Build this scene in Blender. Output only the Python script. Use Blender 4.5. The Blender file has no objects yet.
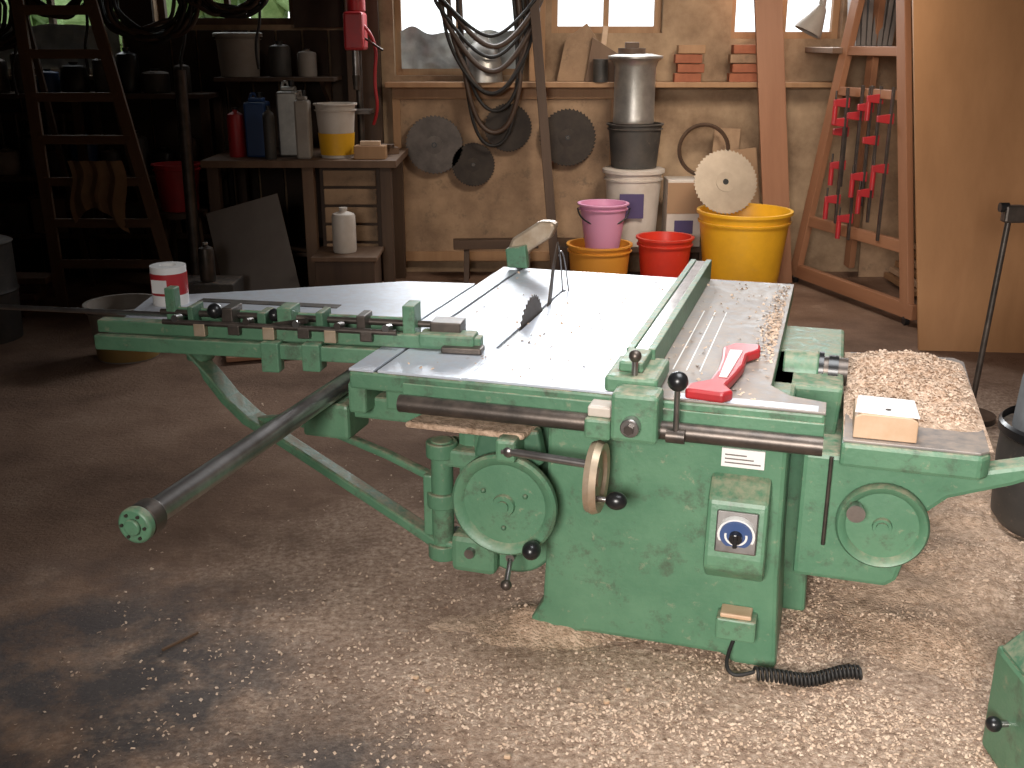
import bpy, bmesh, math, random
from mathutils import Vector, Matrix, noise
random.seed(7)
D=bpy.data; COL=bpy.context.scene.collection
pi=math.pi
# ------------------------------------------------------------------ materials
def mat(name,col,rough=.6,metal=0.,col2=None,scale=6.,bump=.0,bscale=40.,dust=0.,detail=6.,contrast=(.35,.7),stretch=None,spec=.5,grime=0.,dcol=(.56,.40,.29)):
    m=D.materials.new(name);m.use_nodes=True
    nt=m.node_tree;N=nt.nodes;L=nt.links
    b=N['Principled BSDF'];b.inputs['Roughness'].default_value=rough;b.inputs['Metallic'].default_value=metal
    b.inputs['Specular IOR Level'].default_value=spec
    b.inputs['Base Color'].default_value=(*col,1)
    tc=N.new('ShaderNodeTexCoord');vec=tc.outputs['Object']
    if stretch:
        mp=N.new('ShaderNodeMapping');mp.inputs['Scale'].default_value=stretch
        L.new(vec,mp.inputs['Vector']);vec=mp.outputs['Vector']
    last=None
    if col2 is not None:
        n=N.new('ShaderNodeTexNoise');n.inputs['Scale'].default_value=scale;n.inputs['Detail'].default_value=detail
        n.inputs['Roughness'].default_value=.65
        L.new(vec,n.inputs['Vector'])
        r=N.new('ShaderNodeValToRGB');r.color_ramp.elements[0].position=contrast[0];r.color_ramp.elements[1].position=contrast[1]
        r.color_ramp.elements[0].color=(*col,1);r.color_ramp.elements[1].color=(*col2,1)
        L.new(n.outputs['Fac'],r.inputs['Fac']);last=r.outputs['Color']
        L.new(last,b.inputs['Base Color'])
    if grime>0 and last:
        ng=N.new('ShaderNodeTexNoise');ng.inputs['Scale'].default_value=9;ng.inputs['Detail'].default_value=10;ng.inputs['Roughness'].default_value=.75
        L.new(tc.outputs['Object'],ng.inputs['Vector'])
        mg=N.new('ShaderNodeMapRange');mg.inputs['From Min'].default_value=.54;mg.inputs['From Max'].default_value=.68;mg.inputs['To Max'].default_value=grime
        L.new(ng.outputs['Fac'],mg.inputs['Value'])
        xg=N.new('ShaderNodeMixRGB');L.new(mg.outputs[0],xg.inputs[0]);L.new(last,xg.inputs[1]);xg.inputs[2].default_value=(.06,.052,.04,1)
        last=xg.outputs[0];L.new(last,b.inputs['Base Color'])
    if dust>0:
        g=N.new('ShaderNodeNewGeometry');sx=N.new('ShaderNodeSeparateXYZ');L.new(g.outputs['Normal'],sx.inputs[0])
        mr=N.new('ShaderNodeMapRange');mr.inputs['From Min'].default_value=.3;mr.inputs['From Max'].default_value=.95
        L.new(sx.outputs['Z'],mr.inputs['Value'])
        n2=N.new('ShaderNodeTexNoise');n2.inputs['Scale'].default_value=28;n2.inputs['Detail'].default_value=8;n2.inputs['Roughness'].default_value=.7
        L.new(tc.outputs['Object'],n2.inputs['Vector'])
        mr2=N.new('ShaderNodeMapRange');mr2.inputs['From Min'].default_value=.38;mr2.inputs['From Max'].default_value=.62
        L.new(n2.outputs['Fac'],mr2.inputs['Value'])
        mul=N.new('ShaderNodeMath');mul.operation='MULTIPLY';L.new(mr.outputs[0],mul.inputs[0]);L.new(mr2.outputs[0],mul.inputs[1])
        sp=N.new('ShaderNodeMapRange');sp.inputs['From Min'].default_value=.60;sp.inputs['From Max'].default_value=.72;sp.inputs['To Max'].default_value=.6
        L.new(n2.outputs['Fac'],sp.inputs['Value'])
        mx=N.new('ShaderNodeMath');mx.operation='MAXIMUM';L.new(mul.outputs[0],mx.inputs[0]);L.new(sp.outputs[0],mx.inputs[1])
        ms=N.new('ShaderNodeMath');ms.operation='MULTIPLY';ms.inputs[1].default_value=dust;L.new(mx.outputs[0],ms.inputs[0])
        mix=N.new('ShaderNodeMixRGB');L.new(ms.outputs[0],mix.inputs['Fac'])
        if last: L.new(last,mix.inputs['Color1'])
        else: mix.inputs['Color1'].default_value=(*col,1)
        mix.inputs['Color2'].default_value=(*dcol,1)
        L.new(mix.outputs[0],b.inputs['Base Color'])
        ra=N.new('ShaderNodeMapRange');ra.inputs['To Min'].default_value=rough;ra.inputs['To Max'].default_value=.95
        L.new(ms.outputs[0],ra.inputs['Value']);L.new(ra.outputs[0],b.inputs['Roughness'])
    if bump>0:
        n3=N.new('ShaderNodeTexNoise');n3.inputs['Scale'].default_value=bscale;n3.inputs['Detail'].default_value=5
        L.new(vec,n3.inputs['Vector'])
        bp=N.new('ShaderNodeBump');bp.inputs['Strength'].default_value=bump;bp.inputs['Distance'].default_value=.01
        L.new(n3.outputs['Fac'],bp.inputs['Height']);L.new(bp.outputs[0],b.inputs['Normal'])
    return m
GREEN=mat('green_enamel',(.075,.18,.105),.42,0,(.118,.242,.145),4,.15,60,.5,grime=.7)
GREEND=mat('green_enamel_dark',(.045,.12,.07),.5,0,(.07,.155,.09),6,.15,60,.5)
STEEL=mat('machined_table_steel',(.60,.64,.71),.36,.25,(.45,.49,.56),3,.03,80,.2,contrast=(.3,.8))
STEELD=mat('dusty_table_steel',(.20,.185,.18),.45,.25,(.31,.27,.235),5,.06,90,.35)
CHROME=mat('bright_steel',(.42,.40,.39),.28,.9,(.22,.2,.19),8)
DSTEEL=mat('dark_steel',(.065,.056,.05),.4,.7,(.13,.105,.09),10,.05,50,.12)
BLK=mat('black_plastic',(.012,.012,.013),.3)
RUB=mat('black_rubber',(.016,.014,.013),.6)
BRASS=mat('worn_brass',(.36,.26,.17),.45,.5,(.50,.40,.30),12)
BLADE=mat('saw_blade_steel',(.075,.062,.055),.5,.6,(.15,.125,.11),6)
BLADER=mat('rusty_blade_steel',(.03,.022,.018),.6,.4,(.06,.045,.034),7)
TANB=mat('tan_blade',(.42,.34,.26),.42,.4,(.32,.26,.2),6)
RED=mat('red_paint',(.45,.02,.025),.4,0,(.32,.025,.03),8)
REDP=mat('red_plastic',(.68,.04,.02),.4,0,(.56,.035,.02),5,0,40,.2)
YEL=mat('yellow_plastic',(.86,.46,.02),.45,0,(.70,.35,.02),4,0,40,.25)
ORA=mat('orange_plastic',(.72,.31,.04),.45)
PINK=mat('pink_plastic',(.66,.30,.46),.45)
WHP=mat('white_plastic',(.62,.56,.50),.45,0,(.50,.43,.37),5,0,40,.3)
WHG=mat('dim_white_plastic',(.33,.29,.25),.5,0,(.25,.21,.18),5)
WHITE=mat('white_paper',(.74,.72,.70),.6)
BLUE=mat('blue_tin',(.02,.06,.18),.4)
PURP=mat('dark_label',(.07,.05,.14),.5)
GALV=mat('galvanised_metal',(.5,.48,.44),.4,.8,(.34,.32,.3),9,.05)
DGREY=mat('dark_grey_plastic',(.04,.037,.035),.55,0,(.08,.07,.06),6,0,40,.3)
WOOD=mat('pine_wood',(.32,.17,.08),.6,0,(.42,.24,.12),7,.08,60,.15,stretch=(1,1,.12))
WOODR=mat('reddish_wood',(.36,.17,.09),.55,0,(.27,.12,.06),7,.05,60,0,stretch=(1,1,.1))
WOODD=mat('dark_wood',(.055,.03,.019),.65,0,(.10,.057,.032),7,.08,60,.08,stretch=(1,1,.12))
WOODM=mat('aged_wood',(.12,.066,.038),.65,0,(.18,.105,.062),7,.08,60,.1,stretch=(1,1,.12))
WOODL=mat('pale_cut_wood',(.62,.44,.30),.55,0,(.52,.33,.2),9,.03,60,0)
PLY=mat('plywood',(.45,.225,.095),.55,0,(.33,.155,.06),2.2,.03,60,0,stretch=(1,1,.25))
PANEL=mat('old_board',(.42,.27,.16),.75,0,(.20,.12,.07),3,.1,40,.15,grime=.5)
GREYB=mat('grey_hardboard',(.14,.118,.105),.7,0,(.18,.155,.14),3)
CARD=mat('cardboard',(.34,.21,.12),.8)
PLASTER=mat('stained_plaster',(.46,.32,.20),.9,0,(.16,.095,.055),2.6,.3,25,0,contrast=(.33,.72))
DWALL=mat('shade_dark_boarding',(.035,.022,.015),.85,0,(.06,.037,.024),3,.2,25)  # near-black colour stands for the shade on the room's left side
CEIL=mat('ceiling_boards',(.08,.05,.035),.8,0,(.05,.03,.02),4)
BRICK=mat('brick_red',(.38,.13,.065),.8,0,(.28,.09,.045),9,.1)
CLOTH=mat('tan_cloth',(.30,.20,.12),.9,0,(.22,.14,.085),9,.2)
HOSE=mat('brown_hose',(.07,.042,.028),.5)
DIAL=mat('dial_blue',(.05,.09,.22),.4)
SAW=mat('sawdust_shavings',(.68,.49,.36),.95,0,(.36,.24,.16),38,1.,110,0,contrast=(.35,.62))
CHIP=mat('wood_chips',(.72,.55,.42),.9,0,(.46,.31,.21),14)
LEAF=mat('foliage',(.10,.18,.05),.8,0,(.28,.4,.17),5)
PSHEET=mat('plastic_sheet',(.6,.68,.7),.35,0,(.35,.42,.45),7,.5,14)
def floor_mat():
    m=D.materials.new('workshop_floor');m.use_nodes=True;nt=m.node_tree;N=nt.nodes;L=nt.links
    b=N['Principled BSDF'];b.inputs['Roughness'].default_value=.9
    b.inputs['Specular IOR Level'].default_value=.2
    tc=N.new('ShaderNodeTexCoord')
    def noi(s,d=8,r=.65):
        n=N.new('ShaderNodeTexNoise');n.inputs['Scale'].default_value=s;n.inputs['Detail'].default_value=d;n.inputs['Roughness'].default_value=r
        L.new(tc.outputs['Object'],n.inputs['Vector']);return n.outputs['Fac']
    def ramp(f,stops):
        r=N.new('ShaderNodeValToRGB')
        while len(r.color_ramp.elements)<len(stops): r.color_ramp.elements.new(.5)
        for e,(p,c) in zip(r.color_ramp.elements,stops): e.position=p;e.color=(*c,1)
        L.new(f,r.inputs['Fac']);return r.outputs['Color']
    def mix(f,a,c,mode='MIX'):
        x=N.new('ShaderNodeMixRGB');x.blend_type=mode
        if isinstance(f,float): x.inputs[0].default_value=f
        else: L.new(f,x.inputs[0])
        for i,v in ((1,a),(2,c)):
            if isinstance(v,tuple): x.inputs[i].default_value=(*v,1)
            else: L.new(v,x.inputs[i])
        return x.outputs[0]
    def mth(op,a,c):
        x=N.new('ShaderNodeMath');x.operation=op
        for i,v in ((0,a),(1,c)):
            if isinstance(v,(int,float)): x.inputs[i].default_value=v
            else: L.new(v,x.inputs[i])
        return x.outputs[0]
    base=ramp(noi(1.3),[(.3,(.12,.07,.046)),(.5,(.23,.14,.095)),(.75,(.36,.24,.17))])
    sp=N.new('ShaderNodeSeparateXYZ');L.new(tc.outputs['Object'],sp.inputs[0])
    def blob(cx,cy,rad,amp):
        dx=mth('SUBTRACT',sp.outputs['X'],cx);dy=mth('SUBTRACT',sp.outputs['Y'],cy)
        d=mth('SQRT',mth('ADD',mth('MULTIPLY',dx,dx),mth('MULTIPLY',dy,dy)),0)
        r=N.new('ShaderNodeMapRange');r.inputs['From Min'].default_value=rad;r.inputs['From Max'].default_value=rad*.3
        r.inputs['To Max'].default_value=amp;r.interpolation_type='SMOOTHSTEP'
        L.new(d,r.inputs['Value']);return r.outputs[0]
    dark=mth('MAXIMUM',blob(-1.35,2.5,1.2,1.),blob(-.40,2.0,.7,1.))
    stn=ramp(noi(2.4,9,.7),[(.40,(0,0,0)),(.56,(1,1,1))])
    f=mth('MAXIMUM',blob(1.0,2.5,1.9,1.1),blob(1.8,4.2,2.2,1.1))
    f=mth('MAXIMUM',f,blob(-.1,2.9,1.7,.85))
    fn=mth('ADD',f,mth('MULTIPLY',mth('SUBTRACT',noi(2.6,9,.7),.5),2.0))
    r=N.new('ShaderNodeMapRange');r.inputs['From Min'].default_value=.2;r.inputs['From Max'].default_value=1.05;L.new(fn,r.inputs['Value'])
    sd=ramp(noi(42,6,.75),[(.34,(.20,.13,.09)),(.5,(.43,.30,.22)),(.68,(.72,.56,.44))])
    col=mix(r.outputs[0],base,sd)
    col=mix(mth('MULTIPLY',mth('MULTIPLY',stn,dark),.85),col,(.07,.07,.075))
    spk=ramp(noi(75,4,.7),[(.6,(0,0,0)),(.68,(1,1,1))])
    col=mix(mth('MULTIPLY',spk,.35),col,(.52,.39,.29))
    L.new(col,b.inputs['Base Color'])
    bp=N.new('ShaderNodeBump');bp.inputs['Strength'].default_value=.8;bp.inputs['Distance'].default_value=.014
    L.new(noi(45,6,.7),bp.inputs['Height']);L.new(bp.outputs[0],b.inputs['Normal'])
    return m
FLOOR=floor_mat()
# ------------------------------------------------------------------ builders
def mkobj(name,bm,m,parent=None,smooth=False,bevel=0):
    me=D.meshes.new(name);bmesh.ops.recalc_face_normals(bm,faces=bm.faces);bm.to_mesh(me);bm.free()
    if m: me.materials.append(m)
    o=D.objects.new(name,me);COL.objects.link(o)
    if parent: o.parent=parent
    if smooth:
        for p in me.polygons: p.use_smooth=True
        try:
            me.set_sharp_from_angle(angle=math.radians(40))
        except Exception: pass
    if bevel>0:
        md=o.modifiers.new('b','BEVEL');md.width=bevel;md.segments=2;md.limit_method='ANGLE'
    return o
class G:
    def __init__(s,name,loc=(0,0,0),rz=0):
        s.e=D.objects.new(name,None);COL.objects.link(s.e);s.e.location=loc;s.e.rotation_euler=(0,0,rz);s.e.empty_display_size=.1
    def box(s,name,m,x0,x1,y0,y1,z0,z1,bevel=.004,rot=None):
        bm=bmesh.new();bmesh.ops.create_cube(bm,size=1)
        bmesh.ops.scale(bm,vec=(abs(x1-x0),abs(y1-y0),abs(z1-z0)),verts=bm.verts)
        o=mkobj(name,bm,m,s.e,bevel=bevel);o.location=((x0+x1)/2,(y0+y1)/2,(z0+z1)/2)
        if rot:o.rotation_euler=rot
        return o
    def beam(s,name,m,p,q,w,d,bevel=.003,up=(0,0,1)):
        p=Vector(p);q=Vector(q);v=q-p
        bm=bmesh.new();bmesh.ops.create_cube(bm,size=1);bmesh.ops.scale(bm,vec=(w,d,v.length),verts=bm.verts)
        z=v.normalized();u=Vector(up)
        if abs(z.dot(u))>.95:u=Vector((0,1,0))
        x=u.cross(z).normalized();y=z.cross(x)
        M=Matrix((x,y,z)).transposed().to_4x4();M.translation=(p+q)/2
        o=mkobj(name,bm,m,s.e,bevel=bevel);o.matrix_local=M;return o
    def cyl(s,name,m,p,q,r,r2=None,seg=32,bevel=0):
        p=Vector(p);q=Vector(q);v=q-p
        bm=bmesh.new();bmesh.ops.create_cone(bm,cap_ends=True,segments=seg,radius1=r,radius2=r if r2 is None else r2,depth=v.length)
        o=mkobj(name,bm,m,s.e,smooth=True,bevel=bevel)
        o.rotation_mode='QUATERNION';o.rotation_quaternion=v.to_track_quat('Z','Y');o.location=(p+q)/2;return o
    def ball(s,name,m,c,r,sc=(1,1,1)):
        bm=bmesh.new();bmesh.ops.create_uvsphere(bm,u_segments=20,v_segments=12,radius=r);bmesh.ops.scale(bm,vec=sc,verts=bm.verts)
        o=mkobj(name,bm,m,s.e,smooth=True);o.location=c;return o
    def lathe(s,name,m,prof,loc=(0,0,0),axis=(0,0,1),seg=40,close=False):
        bm=bmesh.new();rings=[]
        for r,z in prof:
            rings.append([bm.verts.new((max(r,1e-4)*math.cos(2*pi*i/seg),max(r,1e-4)*math.sin(2*pi*i/seg),z)) for i in range(seg)])
        for a,b in zip(rings,rings[1:]):
            for i in range(seg): bm.faces.new((a[i],a[(i+1)%seg],b[(i+1)%seg],b[i]))
        o=mkobj(name,bm,m,s.e,smooth=True)
        o.rotation_mode='QUATERNION';o.rotation_quaternion=Vector(axis).to_track_quat('Z','Y');o.location=loc;return o
    def prism(s,name,m,poly,a,b,plane='XY',bevel=.003,rot=None,loc=None):
        bm=bmesh.new()
        def P(x,y,h):
            return {'XY':(x,y,h),'XZ':(x,h,y),'YZ':(h,x,y)}[plane]
        lo=[bm.verts.new(P(x,y,a)) for x,y in poly];hi=[bm.verts.new(P(x,y,b)) for x,y in poly]
        bm.faces.new(lo);bm.faces.new(hi[::-1]);n=len(poly)
        for i in range(n): bm.faces.new((lo[i],lo[(i+1)%n],hi[(i+1)%n],hi[i]))
        o=mkobj(name,bm,m,s.e,bevel=bevel)
        if rot:o.rotation_euler=rot
        if loc:o.location=loc
        return o
    def tube(s,name,m,pts,r,smooth=True,cyclic=False,bez=True):
        cu=D.curves.new(name,'CURVE');cu.dimensions='3D';cu.bevel_depth=r;cu.bevel_resolution=3;cu.resolution_u=8;cu.use_fill_caps=True
        sp=cu.splines.new('NURBS' if bez else 'POLY');sp.points.add(len(pts)-1)
        for i,p in enumerate(pts): sp.points[i].co=(*p,1)
        sp.use_cyclic_u=cyclic
        if bez: sp.use_endpoint_u=True;sp.order_u=3
        cu.materials.append(m)
        o=D.objects.new(name,cu);COL.objects.link(o);o.parent=s.e;return o
def gearpoly(r,n,d=.06):
    P=[]
    for i in range(n):
        a=2*pi*i/n
        P.append((r*(1-d)*math.cos(a),r*(1-d)*math.sin(a)));b=a+2*pi/n*.75
        P.append((r*math.cos(b),r*math.sin(b)))
    return P
def blade(name,c,r,n,m,rot,hub=True,th=.004):
    g=G(name,c);g.e.rotation_euler=rot
    g.prism('toothed_disc',m,gearpoly(r,n),-th/2,th/2,bevel=0)
    if hub:
        g.cyl('flange',m,(0,0,-th),(0,0,th*1.5),r*.3)
        g.cyl('arbor_hole',BLK,(0,0,-th*1.2),(0,0,th*1.7),r*.09)
    return g
def bucket(name,x,y,z,rt,rb,h,m,lid=False,handle=None,label=None,content=None,rim=True):
    g=G(name,(x,y,z))
    t=.008
    prof=[(0,0),(rb,0),(rb+(rt-rb)*.5,h*.5),(rt,h)]
    if rim: prof=[(0,0),(rb,0),(rb+(rt-rb)*.5,h*.5),(rb+(rt-rb)*.86,h*.86),(rb+(rt-rb)*.86+.012,h*.865),(rb+(rt-rb)*.9+.012,h*.885),(rb+(rt-rb)*.9,h*.89),(rt,h*.97),(rt+.014,h*.97),(rt+.014,h)]
    prof+=[(rt-t,h),(rb+(rt-rb)*.5-t,h*.5),(rb-t,t*2),(0,t*2)]
    g.lathe('shell',m,prof)
    if lid: g.lathe('lid',m,[(0,h+.012),(rt,h+.012),(rt+.02,h+.004),(rt+.02,h-.02),(rt+.004,h-.02)])
    if label: 
        k=.35;g.lathe('label',label,[(rb+(rt-rb)*k+.004,h*k),(rb+(rt-rb)*.75+.004,h*.75)])
    if content: g.lathe('contents',content,[(0,h*.8),(rb+(rt-rb)*.78-t,h*.78)])
    if handle:
        pts=[((rt+.015)*math.cos(a),-.02-rt*.5*math.sin(a)-.02,h*.9-.35*h*math.sin(a)) for a in [pi*i/10 for i in range(11)]]
        g.tube('bail',handle,pts,.006)
    return g
# ------------------------------------------------------------------ room shell
XL,XR,YB,YF,HC=-4.6,4.2,8.4,-3.0,3.1
bm=bmesh.new();fv=[bm.verts.new(p) for p in ((XL,YF,0),(XR,YF,0),(XR,YB,0),(XL,YB,0))];bm.faces.new(fv)
mkobj('floor',bm,FLOOR)
def slab(name,m,x0,x1,y0,y1,z0,z1):
    bm=bmesh.new();bmesh.ops.create_cube(bm,size=1)
    for v in bm.verts: v.co=((x0+x1)/2+v.co.x*(x1-x0),(y0+y1)/2+v.co.y*(y1-y0),(z0+z1)/2+v.co.z*(z1-z0))
    return bm
def wall_with_openings(name,m,x0,x1,y0,y1,z0,z1,ops):
    bm=bmesh.new()
    def add(a,b,c,d):
        r=bmesh.ops.create_cube(bm,size=1)
        for v in r['verts']: v.co=((a+b)/2+v.co.x*(b-a),(y0+y1)/2+v.co.y*(y1-y0),(c+d)/2+v.co.z*(d-c))
    cur=x0
    for a,b,c,d in sorted(ops):
        if a>cur: add(cur,a,z0,z1)
        if c>z0: add(a,b,z0,c)
        if d<z1: add(a,b,d,z1)
        cur=b
    add(cur,x1,z0,z1)
    return mkobj(name,bm,m)
OPS=[(-4.1,-2.95,1.53,2.7),(-2.7,-1.65,1.9,2.7),(-.9,.08,1.53,2.7),(.3,1.14,1.84,2.7),(1.66,2.5,1.80,2.7)]
wall_with_openings('wall_back',PLASTER,XL,XR,YB,YB+.25,0,HC,OPS)
mkobj('wall_left',slab('',0,XL-.2,XL,YF,YB,0,HC),DWALL)
mkobj('wall_right',slab('',0,XR,XR+.2,YF,YB,0,HC),PLASTER)
mkobj('wall_front',slab('',0,XL,XR,YF-.2,YF,0,HC),PLASTER)
mkobj('ceiling',slab('',0,XL,XR,YF,YB,HC,HC+.1),CEIL)
for i,(a,b,c,d) in enumerate(OPS):
    g=G(f'window_{i+1}',(0,YB,0))
    for k,(x0,x1,z0,z1) in enumerate([(a,a+.05,c,d),(b-.05,b,c,d),(a+.05,b-.05,c,c+.05),(a+.05,b-.05,d-.05,d),((a+b)/2-.02,(a+b)/2+.02,c+.05,d-.05)]):
        g.box(f'frame_{k}',WOODD if i<2 else WOOD,x0,x1,.1,.16,z0,z1,.002)
bm=bmesh.new()
for i in range(420):
    x=random.uniform(-9,-1.2);z=random.uniform(0,2.6+.4*math.sin(x*2));y=10.5+random.uniform(-.3,.5)
    bmesh.ops.create_icosphere(bm,subdivisions=1,radius=random.uniform(.14,.32),matrix=Matrix.Translation((x,y,z)))
mkobj('garden_hedge',bm,LEAF)
for nm,x0,x1,z0,z1 in (('plastic_sheet',-.85,.03,1.58,1.85),('plastic_sheet.001',-4.05,-3.0,1.58,1.9)):
    bm=bmesh.new();nx,nz=40,14;vs=[[bm.verts.new((x0+(x1-x0)*i/nx,YB+.05+.03*noise.noise(Vector((i*.25,j*.3,x0))),z0+(z1-z0)*j/nz*(1+.25*noise.noise(Vector((i*.12,1,x0)))))) for i in range(nx+1)] for j in range(nz+1)]
    for j in range(nz):
        for i in range(nx): bm.faces.new((vs[j][i],vs[j][i+1],vs[j+1][i+1],vs[j+1][i]))
    mkobj(nm,bm,PSHEET,smooth=True)
g=G('wall_paneling',(0,YB,0))
g.box('board',PANEL,-.9,.8,-.05,-.002,.12,1.44)
g.box('frame_top',WOOD,-.92,.82,-.075,-.051,1.36,1.45);g.box('frame_bottom',WOOD,-.92,.82,-.075,-.051,.1,.18)
g.box('frame_l',WOOD,-.92,-.86,-.075,-.051,.18,1.36);g.box('frame_r',WOOD,.76,.82,-.075,-.051,.18,1.36)
g.box('sill',WOOD,-.95,2.5,-.26,-.002,1.452,1.49)
g=G('added_shade_boarding',(0,YB,0))  # boards added to darken the left back wall, shade put into their colour
x=-4.58;i=0
while x<-1.0:
    w=min(.19,-.96-x);g.box(f'board_{i}',DWALL,x,x+w-.01,-.03-.006*(i%2),-.002,0,1.5 if x<-2.8 else 1.86,.003);x+=.2;i+=1
for k,(a,b,c,d) in enumerate([(-2.95,-2.7,1.5,3.08),(-1.65,-1.26,1.88,3.08),(-4.58,-4.1,1.52,3.08)]): g.box(f'upper_{k}',DWALL,a+.005,b-.005,-.03,-.002,c,d,.003)
g=G('trim_1',(0,YB,0));g.box('post',WOOD,.13,.25,-.08,-.002,1.49,HC-.02)
g=G('trim_2',(0,YB,0));g.box('post',WOODD,-1.25,-1.0,-.1,-.04,1.0,HC-.02)
# ------------------------------------------------------------------ PANEL SAW
S=G('sliding_table_saw',(.84,2.646,0),-math.radians(17))
S.prism('base_casting',GREEN,[(-.85,0),(-.83,.05),(-.795,.11),(-.785,.3),(-.785,.78),(-.09,.78),(-.085,.3),(-.07,0),(-.2,0),(-.23,.025),(-.66,.025),(-.7,0)],.05,.8,'XZ',.015)
S.prism('rear_casting',GREEN,[(-.2,0),(.0,.0),(-.01,.3),(.03,.5),(.05,.78),(-.2,.78)],.42,1.15,'XZ',.012)
S.box('trunnion_housing',GREEN,-1.1,-.786,.12,.7,.24,.76,.03)
S.box('trunnion_cheek',GREEN,-1.02,-.84,.05,.13,.3,.74,.02)
S.cyl('belt_cover',GREEN,(-.9,.1,.3),(-.9,.3,.3),.13,bevel=.01)
S.prism('cover_plate',GREEND,[(-.98,.68),(-.8,.7),(-.78,.6),(-.85,.55),(-1.0,.6)],.0,.05,'XZ',.01)
S.prism('dust_ledge',SAW,[(-1.2,-.05),(-.83,-.05),(-.8,.12),(-1.15,.14)],.685,.705,'XY',.008)
S.prism('table_casting',GREEN,[(-1.385,-.03),(-.0,-.02),(.0,.07),(-.1,.1),(-.155,.18),(-.155,1.55),(-1.385,1.53)],.785,.842,'XY',.008)
S.box('table_rib',GREEN,-1.3,-.1,.04,.1,.70,.785,.01)
S.box('table_top_slider',STEEL,-1.385,-1.305,-.028,1.53,.842,.85,.0015)
S.box('table_top_left',STEEL,-1.292,-1.028,-.025,1.53,.842,.85,.0015)
S.box('table_top_middle',STEEL,-1.012,-.50,-.02,1.53,.842,.85,.0015)
S.box('slot_bar',STEEL,-1.028,-1.012,-.02,.3,.842,.85,0);S.box('slot_bar_b',STEEL,-1.028,-1.012,1.18,1.53,.842,.85,0)
S.box('slot_insert',BLK,-1.028,-1.012,.3,1.18,.842,.8435,0);S.box('track_gap',BLK,-1.305,-1.292,-.02,1.53,.842,.8435,0)
S.prism('table_top_extension',STEELD,[(-.497,-.02),(-.0,-.02),(.0,.07),(-.1,.1),(-.155,.18),(-.155,1.55),(-.497,1.55)],.842,.8485,'XY',.0015)
S.box('extension_front_strip',STEEL,-.40,-.02,-.015,.03,.8485,.8492,0)
for i,xx in enumerate([-.45,-.41,-.37]): S.box(f'ruler_line_{i}',WHITE,xx,xx+.004,.25,1.0,.8485,.8492,0)
S.prism('saw_blade',BLADE,gearpoly(.17,40,.09),-.0015,.0015,'YZ',0,loc=(-1.02,.70,.765))
S.prism('riving_knife',DSTEEL,[(.9,.80),(.98,.98),(1.05,1.06),(1.07,1.055),(1.01,.96),(.95,.80)],-1.022,-1.018,'YZ',0)
S.tube('knife_wire',CHROME,[(-1.02,1.06,1.06),(-1.02,1.12,.98),(-1.02,1.14,.85)],.003)
S.tube('knife_wire_b',CHROME,[(-1.0,1.0,1.02),(-1.0,1.06,1.08),(-1.0,1.16,.85)],.003)
S.prism('guard_hood',BRASS,[(-1.36,.93),(-1.34,.98),(-1.22,1.06),(-1.16,1.06),(-1.145,1.04),(-1.17,.99),(-1.26,.93),(-1.28,.90)],1.50,1.57,'XZ',.015)
S.prism('guard_front',GREEN,[(-1.35,.86),(-1.36,.94),(-1.27,.96),(-1.26,.86)],1.47,1.51,'XZ',.006)
S.box('guard_post',DSTEEL,-1.33,-1.29,1.535,1.57,.7,.95)
S.box('fence_face',GREEN,-.575,-.553,.16,1.54,.85,.93,.003)
S.box('fence_top',CHROME,-.553,-.512,.16,1.54,.912,.924,.002)
S.box('fence_back',GREEN,-.512,-.49,.16,1.54,.85,.932,.003)
S.box('fence_carriage',GREEN,-.60,-.45,-.03,.19,.852,.90,.01)
S.box('fence_carriage_top',GREEN,-.57,-.50,.02,.17,.90,.93,.006)
S.box('fence_clamp',GREEN,-.56,-.43,-.13,-.03,.745,.885,.012)
S.box('fence_clamp_left',WHP,-.63,-.565,-.10,-.03,.80,.83,.005)
S.box('fence_clamp_plate',GREEN,-.635,-.56,-.12,-.03,.74,.80,.008)
S.cyl('clamp_screw',CHROME,(-.5,-.13,.80),(-.5,-.165,.80),.026,bevel=.003)
S.cyl('clamp_screw_nut',DSTEEL,(-.5,-.16,.80),(-.5,-.18,.80),.014,seg=6)
S.ball('clamp_top_knob',DSTEEL,(-.52,.0,.955),.018);S.cyl('clamp_top_stud',CHROME,(-.52,.0,.9),(-.52,.0,.95),.009)
S.cyl('lever_stem',CHROME,(-.385,-.09,.76),(-.385,-.1,.9),.008);S.ball('lever_knob',BLK,(-.385,-.1,.925),.028)
S.cyl('lever_hub',DSTEEL,(-.41,-.09,.765),(-.36,-.09,.765),.02)
S.cyl('front_rail',DSTEEL,(-1.21,-.055,.765),(.0,-.055,.765),.026)
S.box('rail_plate',GREEN,-1.21,0,-.032,-.021,.745,.82,.003)
for i,xx in enumerate([-1.15,-.75,-.2]): S.box(f'rail_bracket_{i}',GREEN,xx-.02,xx+.02,-.03,.08,.735,.78)
def handwheel(pfx,c,r,axis,m,thick=.03):
    S.lathe(pfx+'_disc',m,[(0,.012),(r*.2,.012),(r*.22,.0),(r*.78,-.004),(r*.84,.008),(r*.95,.014),(r,.006),(r,-thick*.5),(r*.95,-thick),(r*.6,-thick),(0,-thick)],c,axis,seg=64)
    S.cyl(pfx+'_hub',GREEN,Vector(c),Vector(c)+Vector(axis)*.022,.018)
handwheel('tilt_wheel',(-.888,-.05,.475),.162,(0,-1,0),GREEN)
for i in range(3):
    a=.5+i*2.1;S.ball(f'tilt_wheel_bolt_{i}',GREEND,(-.888+.075*math.cos(a),-.052,.475+.075*math.sin(a)),.008)
S.cyl('tilt_shaft',DSTEEL,(-.888,-.02,.475),(-.888,.12,.475),.03)
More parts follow.
